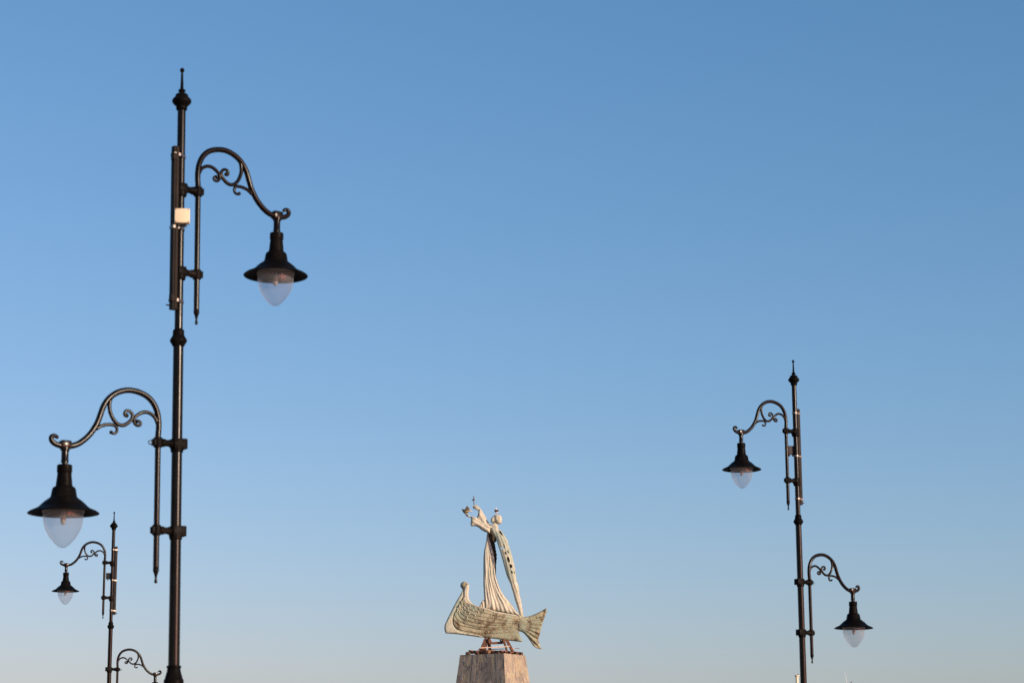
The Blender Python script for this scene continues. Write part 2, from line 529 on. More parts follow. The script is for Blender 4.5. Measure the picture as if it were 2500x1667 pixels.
def build_lamp(frame, label, cream_box, hs_up, hs_low, foot, low_turn=0.0, tilts=(0, 0)):
    root = empty('street_lamp', frame, label, 'street lamp', 'two-armed street lamps')
    q = .000606
    # pole: upper thin tube, lower thick tube, each turned moulding its own part
    bm = bmesh.new()
    lathe(bm, [(.0365, Z_COL + .02), (.0365, Z_BALL - .36)], 28)
    sharp(obj_bm('upper_pole', bm, M['paint'], root))
    bm = bmesh.new()
    lathe(bm, [(.050, Z_BASE - .02), (.047, Z_BASE + 1.2), (.0455, Z_COL - .02)], 28)
    sharp(obj_bm('lower_pole', bm, M['paint'], root))
    def Zf(y): return Z_BALL - (y - 140) * q * 1.03
    bm = bmesh.new()
    fin = [(0, 104), (14, 106), (27, 117), (35, 140), (28, 162), (17, 174), (16, 180), (25, 418), (30, 424), (45, 432), (58, 447), (50, 462), (35, 474), (36, 486), (70, 494), (92, 512), (101, 545), (112, 556),
           (136, 580), (144, 604), (140, 628), (118, 655), (92, 678), (82, 692), (84, 716), (80, 736), (70, 744), (62, 752)]
    lathe(bm, [(r * q, Zf(y)) for r, y in fin], 28)
    sharp(obj_bm('finial', bm, M['paint2'], root), 50)
    bm = bmesh.new()
    e = .000727
    col = [(50, -140), (66, -126), (70, -110), (69, -78), (72, -60), (84, -36), (100, -14), (105, 4), (100, 22), (86, 44), (76, 58), (72, 72), (64, 78)]
    lathe(bm, [(r * e, Z_COL - y * e) for r, y in col], 28)
    sharp(obj_bm('collar', bm, M['paint2'], root), 50)
    bm = bmesh.new()
    zb = Z_BASE
    lathe(bm, [(.050, zb + .03), (.062, zb + .027), (.063, zb + .012), (.056, zb + .004), (.060, zb - .02), (.078, zb - .085), (.084, zb - .092), (.087, zb - .11), (.084, zb - .125), (.088, zb - .14), (.093, zb - .9),
               (.108, zb - .93), (.108, zb - .98), (.098, zb - 1.0), (.112, 1.05), (.14, 1.0), (.15, .95), (.15, .35), (.17, .3), (.20, .22), (.21, .10), (.21, 0)], 24)
    sharp(obj_bm('base', bm, M['paint2'], root), 40)
    if foot > .02:
        bm = bmesh.new()
        box(bm, (0, 0, -foot / 2), (.7, .7, foot), .02)
        obj_bm('footing', bm, M['footing'], root, False)
    # the channel strapped to the pole and the junction box
    zt, zl = lp(*z3(300, 120)).z, lp(*z4(300, 840)).z
    cx, cy = -.080, -.035
    bm = bmesh.new()
    box(bm, (cx, cy, (zt + zl) / 2), (.052, .058, zt - zl), .005)
    box(bm, (cx + .004, cy - .033, (zt + zl) / 2), (.026, .008, zt - zl - .02), .002)
    for z in (zt - .10, zl + .10):
        box(bm, (cx - .022, cy - .012, z), (.034, .05, .065), .006)
    lathe(bm, [(.007, -.035), (.007, .0)], 8, (cx - .035, cy, zl + .035), 'X')
    ch = obj_bm('cable_channel', bm, M['duct'], root, False)
    for py, fn in ((230, z3), (1155, z3), (722, z4)):
        z = lp(*fn(330, py)).z
        bm = bmesh.new()
        c = [(-.110, -.002), (-.110, -.071), (-.048, -.071)] + [(.043 * math.cos(a), .043 * math.sin(a)) for a in np.linspace(-1.2, 2.9, 16)]
        a = [bm.verts.new((x, y, z - .013)) for x, y in c]
        b = [bm.verts.new((x, y, z + .013)) for x, y in c]
        for i in range(len(c)):
            j = (i + 1) % len(c)
            bm.faces.new((a[i], a[j], b[j], b[i]))
        o = obj_bm('strap', bm, M['steel'], ch, False)
        sol = o.modifiers.new('thick', 'SOLIDIFY'); sol.thickness = .003
    zc = lp(*z3(345, 1000)).z
    bm = bmesh.new()
    ty = R(-32) if cream_box else R(-22)
    rot = Matrix.Rotation(ty, 3, 'Z')
    bc = Vector((-.036, -.092, zc - .02)) if cream_box else Vector((.052, -.062, zc - .02))
    box(bm, bc, (.136, .062, .134), .009, rot, 3)
    jb = obj_bm('junction_box', bm, M['cream'] if cream_box else M['black'], root)
    sharp(jb, 30)
    bm = bmesh.new()
    box(bm, bc + rot @ Vector((0, -.034, 0)), (.132, .012, .130), .005, rot, 2)
    obj_bm('lid', bm, M['cream'] if cream_box else M['black'], jb)
    for sxx in (-1, 1):
        for szz in (-1, 1):
            bm = bmesh.new()
            p = bc + rot @ Vector((sxx * .056, -.040, szz * .056))
            lathe(bm, [(.005, -.003), (.005, .002)], 8, p, 'Y')
            obj_bm('screw', bm, M['rust_dark'], jb, False)
    for gx in (-.03, .03):
        bm = bmesh.new()
        p = bc + rot @ Vector((gx, 0, -.078))
        lathe(bm, [(.010, -.016), (.013, -.012), (.013, .008)], 10, p)
        obj_bm('cable_gland', bm, M['black'], jb)
    build_arm(root, 0, 0.0, hs_up, False, tilts[0])
    build_arm(root, DZ, math.pi + low_turn, hs_low, True, tilts[1])
    return root

lamp1 = build_lamp(LAMP_L, 'large near black street lamp with cream junction box strapped to its pole', True, .985, 1.005, .17, R(-6), (.022, -.004))
LAMP_R = lamp_frame((1936.3, 882.2), (1958.7, 1569), 34.33, R(180 + 30.5), px_at_depth(1936.3, 882.2, 34.33).z - ZB)
lamp2 = build_lamp(LAMP_R, 'black two-armed street lamp on the right beside the cream post', False, .99, 1.0, .17 + LAMP_R.translation.z, R(2), (-.008, .012))
LAMP_S = lamp_frame((279, 1251.4), (267, 1634), 49.45, R(180 + 27), px_at_depth(279, 1251.4, 49.45).z - ZB)
lamp3 = build_lamp(LAMP_S, 'smallest, farthest black street lamp behind the large lamp at far left', False, .99, 1.0, .17 + LAMP_S.translation.z, R(0), (.006, -.01))


# ------------------------------------------------------------------ statue frame
ST_Y = 150.0
ST_POS = px_at_depth(1200, 1562, ST_Y)
STF = Matrix.Translation(ST_POS) @ Matrix.Rotation(R(4), 4, 'Z')
VIEWS = {'1': (1050, 1190, 6.5343), '2': (1050, 1400, 5.8714), 'A': (1110, 1200, 14.253), 'B': (1150, 1280, 13.064), 'C': (1150, 1380, 11.2), 'F': (1100, 1540, 11.2)}
def sp(v, x, y, w=0.0):
    ox, oy, s = VIEWS[v]
    return px_on_plane(ox + x / s, oy + y / s, STF, w)
def uv(v, pts, w=0.0):
    return [(p.x, p.z) for p in (sp(v, x, y, w) for x, y in pts)]

def resample(poly, step):
    P = np.array(list(poly) + [poly[0]], float)
    out = []
    for a, b in zip(P, P[1:]):
        n = max(1, int(round(np.hypot(*(b - a)) / step)))
        for k in range(n): out.append(a + (b - a) * k / n)
    return np.array(out)

def inside(pts, poly):
    x, y = pts[:, 0], pts[:, 1]
    r = np.zeros(len(pts), bool)
    q = np.roll(poly, -1, 0)
    for (x0, y0), (x1, y1) in zip(poly, q):
        c = ((y0 > y) != (y1 > y))
        with np.errstate(divide='ignore', invalid='ignore'):
            xi = (x1 - x0) * (y - y0) / (y1 - y0) + x0
        r ^= c & (x < xi)
    return r

def seg_dist(pts, poly):
    d = np.full(len(pts), 1e9)
    q = np.roll(poly, -1, 0)
    for a, b in zip(poly, q):
        ab = b - a
        L = max(ab @ ab, 1e-12)
        t = np.clip(((pts - a) @ ab) / L, 0, 1)
        d = np.minimum(d, np.hypot(*(pts - (a + t[:, None] * ab)).T))
    return d

def slab(name, outline, front, back, mat, parent, res=.07, holes=(), smooth=2):
    """solid with a traced outline: front(u,z,d) and back(u,z,d) give the two surfaces, d = distance to the edge"""
    o = outline
    if smooth: o = [(p.x, p.y) for p in catmull([Vector(p) for p in outline], smooth, True)]
    loops = [resample(o, res)] + [resample(h, res * .7) for h in holes]
    bnd = np.vstack(loops)
    edges, k = [], 0
    for L in loops:
        n = len(L)
        edges += [(k + i, k + (i + 1) % n) for i in range(n)]
        k += n
    lo, hi = bnd.min(0), bnd.max(0)
    gx = np.arange(lo[0], hi[0], res); gz = np.arange(lo[1], hi[1], res * .866)
    g = np.array([(x + (res / 2 if j % 2 else 0), z) for j, z in enumerate(gz) for x in gx])
    m = inside(g, loops[0])
    for h in loops[1:]: m &= ~inside(g, h)
    g = g[m]
    if len(g):
        dd = np.min([seg_dist(g, L) for L in loops], 0)
        g = g[dd > res * .5]
    allp = np.vstack([bnd, g]) if len(g) else bnd
    vs_, es_, fs_, *_ = delaunay_2d_cdt([Vector(p) for p in allp], edges, [], 0, 1e-6)
    V = np.array([(v.x, v.y) for v in vs_])
    cen = np.array([V[list(f)].mean(0) for f in fs_])
    keep = inside(cen, loops[0])
    for h in loops[1:]: keep &= ~inside(cen, h)
    fs = [f for f, kk in zip(fs_, keep) if kk]
    d = np.min([seg_dist(V, L) for L in loops[:1]], 0)
    wf, wb = front(V[:, 0], V[:, 1], d), back(V[:, 0], V[:, 1], d)
    wf = np.broadcast_to(wf, d.shape); wb = np.broadcast_to(wb, d.shape)
    bm = bmesh.new()
    a = [bm.verts.new((V[i, 0], -wf[i], V[i, 1])) for i in range(len(V))]
    b = [bm.verts.new((V[i, 0], -wb[i], V[i, 1])) for i in range(len(V))]
    cnt = {}
    for f in fs:
        bm.faces.new([a[i] for i in f]); bm.faces.new([b[i] for i in reversed(f)])
        for i in range(3):
            e = (f[i], f[(i + 1) % 3])
            cnt.setdefault(tuple(sorted(e)), []).append(e)
    for es in cnt.values():
        if len(es) == 1:
            i, j = es[0]
            bm.faces.new((a[j], a[i], b[i], b[j]))
    for v in [v for v in bm.verts if not v.link_faces]: bm.verts.remove(v)
    ob = obj_bm(name, bm, mat, parent)
    return sharp(ob, 55)

def rnd(d, r): return np.sqrt(np.clip(1 - (1 - np.clip(d / r, 0, 1)) ** 2, 0, 1))

def saw(x, p=.7):
    """rounded fold profile, -1..1"""
    s = np.sin(x)
    return np.sign(s) * np.abs(s) ** p

# ------------------------------------------------------------------ plinth
def build_plinth():
    a = R(31)
    B = px_at_depth(1229.5, 1593.8, 148.0)
    e1 = Vector((-math.cos(a), math.sin(a), 0)); e2 = Vector((math.sin(a), math.cos(a), 0))
    n1 = Vector((-math.sin(a), -math.cos(a), 0)); n2 = Vector((math.cos(a), -math.sin(a), 0))
    W1, W2 = 3.36, 2.78
    o1, o2 = .085, .12
    zt = B.z
    H = zt - GROUND_Z
    root = empty('plinth', Matrix.Translation((B + e1 * W1 / 2 + e2 * W2 / 2) - Vector((0, 0, H))), 'tall tapering slate-clad plinth carrying the boat statue', 'plinth')
    inv = root.matrix_world.inverted()
    def corners(h, inset):                        # h metres below the top
        g1, g2 = o1 * h - inset, o2 * h - inset
        c = [B + n1 * g1 + n2 * g2, B + e1 * W1 + n1 * g1 - n2 * g2, B + e1 * W1 + e2 * W2 - n1 * g1 - n2 * g2, B + e2 * W2 - n1 * g1 + n2 * g2]
        return [inv @ Vector((p.x, p.y, zt - h)) for p in c]
    bm = bmesh.new()
    rings = [[bm.verts.new(p) for p in corners(h, .06)] for h in (0.01, H)]
    for i in range(4): bm.faces.new((rings[0][i], rings[0][(i + 1) % 4], rings[1][(i + 1) % 4], rings[1][i]))
    bm.faces.new(rings[0]); bm.faces.new(rings[1])
    core = obj_bm('core', bm, M['stone'], root, False)
    # slate pieces in broken vertical strips, one by one near the top; lower down they share a second part
    low = bmesh.new()
    rs = random.Random(5)
    def piece(bm, face, f0, f1, h0, h1, t, gap=.0025):
        vv = []
        for inset in (.07, -(t - .07)):
            for h, f in ((h0 + gap, f0), (h0 + gap, f1), (h1 - gap, f1), (h1 - gap, f0)):
                cs = corners(h, inset)
                p, q = cs[face], cs[(face + 1) % 4]
                g_ = gap / (q - p).length
                ff = f + (g_ if f == f0 else -g_)
                if f <= 0: ff = 0
                if f >= 1: ff = 1
                vv.append(bm.verts.new(p + (q - p) * ff))
        for ids in ((0, 1, 2, 3), (7, 6, 5, 4), (0, 4, 5, 1), (1, 5, 6, 2), (2, 6, 7, 3), (3, 7, 4, 0)):
            bm.faces.new([vv[k] for k in ids])
    for face in range(4):
        far = face in (1, 2)
        W = W1 if face in (0, 2) else W2
        cuts = [0.0]
        while cuts[-1] < 1:
            cuts.append(cuts[-1] + rs.uniform(.16, .36) / W)
        cuts[-1] = 1.0
        if cuts[-1] - cuts[-2] < .04: cuts.pop(-2)
        for f0, f1 in zip(cuts, cuts[1:]):
            h = 0.0
            first = True
            while h < H - .05:
                near = h < (2.9 if not far else .9)
                dh = rs.uniform(.25, .95) if near else rs.uniform(.9, 2.2)
                if first: dh = rs.uniform(.2, .9); first = False
                h1 = min(h + dh, H)
                t = .07 + rs.uniform(-.007, .008)
                if near:
                    bm = bmesh.new(); piece(bm, face, f0, f1, h, h1, t)
                    obj_bm('slate_piece', bm, M['stone'], root, False)
                else:
                    piece(low, face, f0, f1, h, h1, t)
                h = h1
    lo = obj_bm('lower_cladding', low, M['stone'], root, False)
    tag(lo, kind='stuff')
    bm = bmesh.new()
    cs = corners(0, -.005)
    v = [bm.verts.new(p + Vector((0, 0, .012))) for p in cs]; v2 = [bm.verts.new(p - Vector((0, 0, .02))) for p in corners(.02, .05)]
    bm.faces.new(v); bm.faces.new(v2)
    for i in range(4): bm.faces.new((v[i], v[(i + 1) % 4], v2[(i + 1) % 4], v2[i]))
    obj_bm('top_slab', bm, M['stone'], root, False)
    return B, e1, e2, zt
PB, PE1, PE2, PZ = build_plinth()

# ------------------------------------------------------------------ steel stand and timbers on the plinth
def on_top(a, b, h=0.0):
    """point on the plinth top: a along the long side from the near corner, b along the short side"""
    return PB + PE1 * a + PE2 * b + Vector((0, 0, h))
def wp(v, x, y, w=0.0): return STF @ sp(v, x, y, w)

def build_stand():
    base = on_top(1.68, 1.39, .012)
    fr = Matrix.Translation(base)
    root = empty('support_stand', fr, 'rusty brown steel stand between the boat and the plinth', 'support stand')
    inv = fr.inverted()
    def P(x, y, w=0.0): return inv @ wp('F', x, y, w)
    zt = .03
    def leg(top, foot, w0, w1, mat, depth=.2):
        bm = bmesh.new()
        d = (foot - top)
        side = Vector((d.z, 0, -d.x)).normalized()
        yv = Vector((0, 1, 0))
        a = [bm.verts.new(top + side * s * w0 / 2 + yv * t * depth / 2) for s, t in ((-1, -1), (1, -1), (1, 1), (-1, 1))]
        b = [bm.verts.new(foot + side * s * w1 / 2 + yv * t * depth / 2) for s, t in ((-1, -1), (1, -1), (1, 1), (-1, 1))]
        for i in range(4): bm.faces.new((a[i], a[(i + 1) % 4], b[(i + 1) % 4], b[i]))
        bm.faces.new(a); bm.faces.new(b)
        bmesh.ops.bevel(bm, geom=bm.edges[:], offset=.012, segments=1, affect='EDGES')
        o = obj_bm('leg', bm, mat, root, False)
        bm = bmesh.new(); box(bm, foot + Vector((0, 0, .012)), (.42, .42, .03), .005)
        obj_bm('foot_plate', bm, M['rust_dark'], o, False)
    leg(P(990, 190, .1), P(855, 600, .55), .30, .44, M['rust_dark'], .10)
    leg(P(1030, 190, -.15), P(1085, 575, -.9), .22, .2, M['rust_dark'])
    leg(P(1440, 215, -.05), P(1555, 575, .2), .16, .12, M['rust'], .12)
    leg(P(1525, 225, .1), P(1730, 610, -.35), .20, .20, M['rust'], .10)
    # gusset plates with the lit rounded caps
    for x, y, w, mt in ((1050, 265, .28, 'rust'), (1445, 262, .22, 'rust')):
        bm = bmesh.new()
        c = P(x, y, w)
        lathe(bm, [(0, .15), (.06, .14), (.10, .10), (.12, .03), (.125, -.1), (.10, -.15), (0, -.15)], 18, c)
        obj_bm('bearing', bm, M['rust'], root)
    for (x0, y0, w0), (x1, y1, w1), ww, hh in (((1060, 330, 0), (1440, 312, 0), .12, .15), ((1060, 200, 0), (1110, 320, .05), .1, .12), ((1350, 240, .02), (1420, 320, .05), .1, .1)):
        bm = bmesh.new(); beam(bm, P(x0, y0, w0), P(x1, y1, w1), ww, hh, .01)
        obj_bm('crossbeam', bm, M['rust'], root, False)
    # bed frame on the plinth top
    def T(a, b, h): return inv @ on_top(a, b, h)
    for p, q in ((T(2.8, .35, .14), T(.05, .35, .14)), (T(2.9, 1.2, .14), T(.15, 1.2, .14)), (T(2.9, 2.2, .14), T(.15, 2.2, .14)), (T(.25, .05, .16), T(.25, 2.5, .16)), (T(1.5, .1, .26), T(1.5, 2.4, .26)), (T(2.7, .1, .26), T(2.7, 2.4, .26))):
        bm = bmesh.new(); beam(bm, p, q, .14, .11, .01)
        obj_bm('base_beam', bm, M['rust'], root, False)
    for a, b in ((.5, .12), (1.25, .12), (2.1, .12), (2.85, .15), (.1, .9), (.1, 1.7), (.1, 2.35)):
        bm = bmesh.new(); box(bm, T(a, b, .10), (.22, .22, .2), .01, Matrix.Rotation(R(-35), 3, 'Z'))
        obj_bm('packing_block', bm, M['timber_old'] if (a * 10) % 2 < 1 else M['rust_dark'], root, False)
    for (x0, y0, w0), (x1, y1, w1) in (((820, 465, .9), (690, 580, .9)), ((850, 480, .6), (800, 590, .6)), ((1500, 480, .5), (1560, 560, .7)), ((1640, 470, 0), (1760, 590, -.3))):
        bm = bmesh.new(); beam(bm, P(x0, y0, w0), P(x1, y1, w1), .06, .07, .006)
        obj_bm('brace', bm, M['rust'], root, False)
    return root
build_stand()

def loose_bar(name, p0, p1, w, h, mat, label, cat):
    c = (p0 + p1) / 2
    fr = Matrix.Translation(c)
    bm = bmesh.new(); beam(bm, p0 - c, p1 - c, w, h, .006)
    o = obj_bm(name, bm, mat, None, False)
    o.matrix_world = fr
    return tag(o, label, cat)
loose_bar('timber_board', wp('F', 800, 458, 1.0), wp('F', 1615, 416, .75), .20, .055, M['timber'], 'long pale board lying across the front of the rusty stand', 'board')
loose_bar('timber_board', wp('F', 1120, 495, .4), wp('F', 1475, 482, .4), .12, .04, M['rust_dark'], 'short dark board under the long pale one on the stand', 'board')
loose_bar('timber_board', wp('F', 1640, 462, -.7), wp('F', 1875, 470, -1.0), .10, .035, M['timber'], 'thin pale lath sticking out right of the rusty stand', 'board')

# ------------------------------------------------------------------ statue
statue = empty('statue', STF, 'weathered bronze statue of a robed figure standing in a fish-tailed boat', 'statue')

# boat: core, planks, tail
def build_boat():
    out = uv('2', [(468, 225), (440, 290), (395, 360), (340, 460), (290, 560), (245, 650), (214, 720), (207, 770), (214, 820), (228, 848), (350, 856), (520, 876), (700, 902), (900, 926), (1100, 952), (1322, 975),
                   (1304, 930), (1278, 870), (1264, 824), (1300, 822), (1330, 815), (1345, 740), (1345, 640), (1340, 614), (1200, 596), (1050, 571), (920, 546), (790, 501), (700, 470), (640, 450), (590, 420), (562, 380),
                   (547, 330), (547, 270), (556, 200), (546, 152), (516, 124), (480, 118), (452, 132), (440, 162), (446, 192)])
    bow = sp('2', 340, 600).x
    def half(u, z, d):
        t = .10 + .10 * rnd(d, .22)
        neck = np.clip((z - sp('2', 480, 420).z) / .8, 0, 1)
        return t * (1 + .25 * neck)
    hull = slab('hull', out, lambda u, z, d: half(u, z, d), lambda u, z, d: -half(u, z, d), M['hull'], statue, .085, smooth=0)
    so = uv('2', [(468, 226), (440, 290), (395, 360), (340, 460), (290, 560), (245, 650), (213, 720), (206, 770), (213, 820), (227, 849), (300, 853), (400, 862), (520, 877), (700, 903), (760, 910), (750, 900), (700, 878), (520, 848), (430, 822), (372, 790), (340, 745), (328, 690), (330, 640), (345, 582), (388, 505), (430, 430), (466, 368), (482, 300)], .1)
    slab('stem_post', so, lambda u, z, d: .17 + .09 * rnd(d, .12), lambda u, z, d: -.17 - .09 * rnd(d, .12), M['cape'], statue, .06, smooth=0)
    no = uv('2', [(484, 340), (478, 290), (486, 225), (500, 175), (530, 150), (552, 170), (557, 210), (549, 270), (549, 330), (564, 380), (592, 418), (640, 449), (700, 470), (690, 484), (640, 468), (560, 438), (515, 405)], .1)
    slab('prow_neck', no, lambda u, z, d: .22 + .08 * rnd(d, .1), lambda u, z, d: -.22 - .08 * rnd(d, .1), M['figure'], statue, .05, smooth=0)
    # prow curl
    bm = bmesh.new()
    c = [sp('2', x, y) for x, y in ((530, 230), (532, 190), (515, 155), (487, 142), (463, 155), (458, 180), (470, 196), (484, 188), (484, 172))]
    tube(bm, catmull(c, 5), [.09, .14, .155, .145, .13, .105, .08, .07, .05], 14)
    obj_bm('prow_curl', bm, M['figure'], statue)
    L = [[(336, 690), (348, 725), (380, 768), (440, 800), (560, 826), (700, 845), (900, 850), (1100, 838), (1268, 818)],
         [(335, 655), (380, 702), (440, 736), (520, 756), (640, 783), (760, 800), (950, 802), (1150, 796), (1280, 790)],
         [(350, 585), (400, 660), (470, 702), (560, 728), (700, 760), (900, 772), (1150, 768), (1295, 764)],
         [(385, 505), (420, 600), (480, 650), (580, 682), (700, 708), (900, 735), (1100, 742), (1310, 738)],
         [(412, 452), (432, 540), (500, 600), (600, 632), (750, 668), (950, 703), (1150, 715), (1322, 710)],
         [(440, 400), (460, 480), (540, 545), (640, 590), (800, 622), (1000, 655), (1200, 682), (1332, 684)],
         [(472, 362), (490, 450), (560, 502), (660, 535), (780, 560), (950, 598), (1100, 632), (1250, 648), (1337, 652)],
         [(486, 345), (515, 402), (560, 434), (640, 463), (700, 481), (790, 504), (920, 548), (1050, 573), (1200, 598), (1342, 616)]]
    prof = [.30, .48, .64, .77, .87, .94, .98, 1.0]
    N = 44
    def beamw(t): return np.interp(t, [0, .08, .2, .4, .6, .8, .93, 1], [.15, .26, .42, .58, .58, .42, .24, .10])
    lines = []
    for pts in L:
        c = catmull([Vector(p) for p in pts], 8)
        P = np.array([(p.x, p.y) for p in c])
        s = np.r_[0, np.cumsum(np.hypot(*np.diff(P, axis=0).T))]; s /= s[-1]
        tt = np.linspace(0, 1, N)
        lines.append((np.interp(tt, s, P[:, 0]), np.interp(tt, s, P[:, 1]), tt))
    rows = []
    for j, (X, Y, tt) in enumerate(lines):
        rows.append([(x, y, max(beamw(t) * prof[j], (.215 + .012 * j) * min(1, 5 * (1 - t) + .45))) for x, y, t in zip(X, Y, tt)])
    for side in (1, -1):
        for j in range(7):
            lo, hi = rows[j], rows[j + 1]
            bm = bmesh.new()
            grid = []
            for i in range(N):
                x0, y0, w0 = lo[i]; x1, y1, w1 = hi[i]
                col = []
                lap = .055 * min(1, 3 * (1 - i / (N - 1)) + .25)
                for k in range(5):
                    v = k / 4
                    x, y = x0 + (x1 - x0) * v, y0 + (y1 - y0) * v
                    w = w0 + (w1 - w0) * v + lap * (1 - v) ** 1.2 + .02 * math.sin(math.pi * v)
                    p = sp('2', x, y, w)
                    col.append(bm.verts.new((p.x, -w * side, p.z)))
                # underside lip going back inwards
                p = sp('2', x0, y0, w0)
                col.insert(0, bm.verts.new((p.x, -(w0 - .05) * side, p.z)))
                p = sp('2', x1, y1, w1)
                col.append(bm.verts.new((p.x, -(w1 - .06) * side, p.z)))
                grid.append(col)
            for a, b in zip(grid, grid[1:]):
                for k in range(len(a) - 1):
                    bm.faces.new((a[k], b[k], b[k + 1], a[k + 1]))
            sharp(obj_bm('plank', bm, M['hull'], hull), 40)
    # deck that closes the hull between the two top planks
    bm = bmesh.new()
    top = rows[7]
    A, Bv = [], []
    for x, y, w in top:
        p = sp('2', x, y + 4, w); A.append(bm.verts.new((p.x, -w + .02, p.z))); Bv.append(bm.verts.new((p.x, w - .02, p.z)))
    for i in range(N - 1): bm.faces.new((A[i], A[i + 1], Bv[i + 1], Bv[i]))
    obj_bm('deck', bm, M['figure'], hull)
    # gunwale roll
    for side in (1, -1):
        bm = bmesh.new()
        pts = []
        for x, y, w in top:
            p = sp('2', x, y - 3, w); pts.append((p.x, -w * side, p.z))
        tube(bm, pts, .055, 8)
        obj_bm('gunwale', bm, M['figure'], hull)
    # rivets
    rv = bpy.data.meshes.new('rivet')
    bm = bmesh.new(); ball(bm, (0, 0, 0), .05, 10, 8, (1, .9, 1)); bm.to_mesh(rv); bm.free()
    for p in rv.polygons: p.use_smooth = True
    rv.materials.append(M['figure'])
    for x, y in ((508, 418), (568, 458), (645, 485), (712, 500), (782, 517), (920, 556), (492, 478), (545, 503), (615, 527), (692, 550), (456, 502), (500, 545), (560, 570), (645, 597), (418, 463), (418, 535), (530, 625), (390, 540)):
        bestw = .25
        dmin = 1e9
        for r0, r1 in zip(rows, rows[1:]):
            for (xa, ya, wa), (xb, yb, wb) in zip(r0, r1):
                for v in (0, .25, .5, .75, 1):
                    dd = (xa + (xb - xa) * v - x) ** 2 + (ya + (yb - ya) * v - y) ** 2
                    if dd < dmin: dmin, bestw = dd, wa + (wb - wa) * v + .085 * (1 - v) + .035
        p = sp('2', x, y, bestw)
        o = link_mesh('rivet', rv, None, hull)
        o.location = (p.x, -bestw, p.z)
    # tail
    root = sp('2', 1250, 730)
    def ridge(u, z, d):
        ang = np.arctan2(z - root.z, u - root.x)
        rr = np.hypot(u - root.x, z - root.z)
        g = np.clip((rr - .5) / .8, 0, 1) * np.clip(d / .12, 0, 1)
        return .062 * saw(ang * 31 + .7 * np.sin(rr * 2.2), .8) * g
    tail_o = uv('2', [(1250, 606), (1340, 617), (1400, 612), (1450, 598), (1520, 570), (1600, 530), (1672, 488), (1668, 545), (1648, 605), (1622, 680), (1602, 740), (1590, 800), (1574, 852), (1560, 900), (1553, 960), (1570, 1020),
                       (1603, 1080), (1530, 1066), (1480, 1030), (1440, 970), (1400, 910), (1345, 850), (1300, 824), (1240, 815)])
    def tw(u):
        return np.interp(u, [root.x - .2, root.x + .3, root.x + 1.2, root.x + 2.2], [.25, .26, .16, .06])
    slab('fish_tail', tail_o, lambda u, z, d: tw(u) * (.35 + .65 * rnd(d, .25)) + ridge(u, z, d), lambda u, z, d: -tw(u) * (.35 + .65 * rnd(d, .25)) - ridge(u, z, d), M['hull'], statue, .038, smooth=0)
    return rows
ROWS = build_boat()

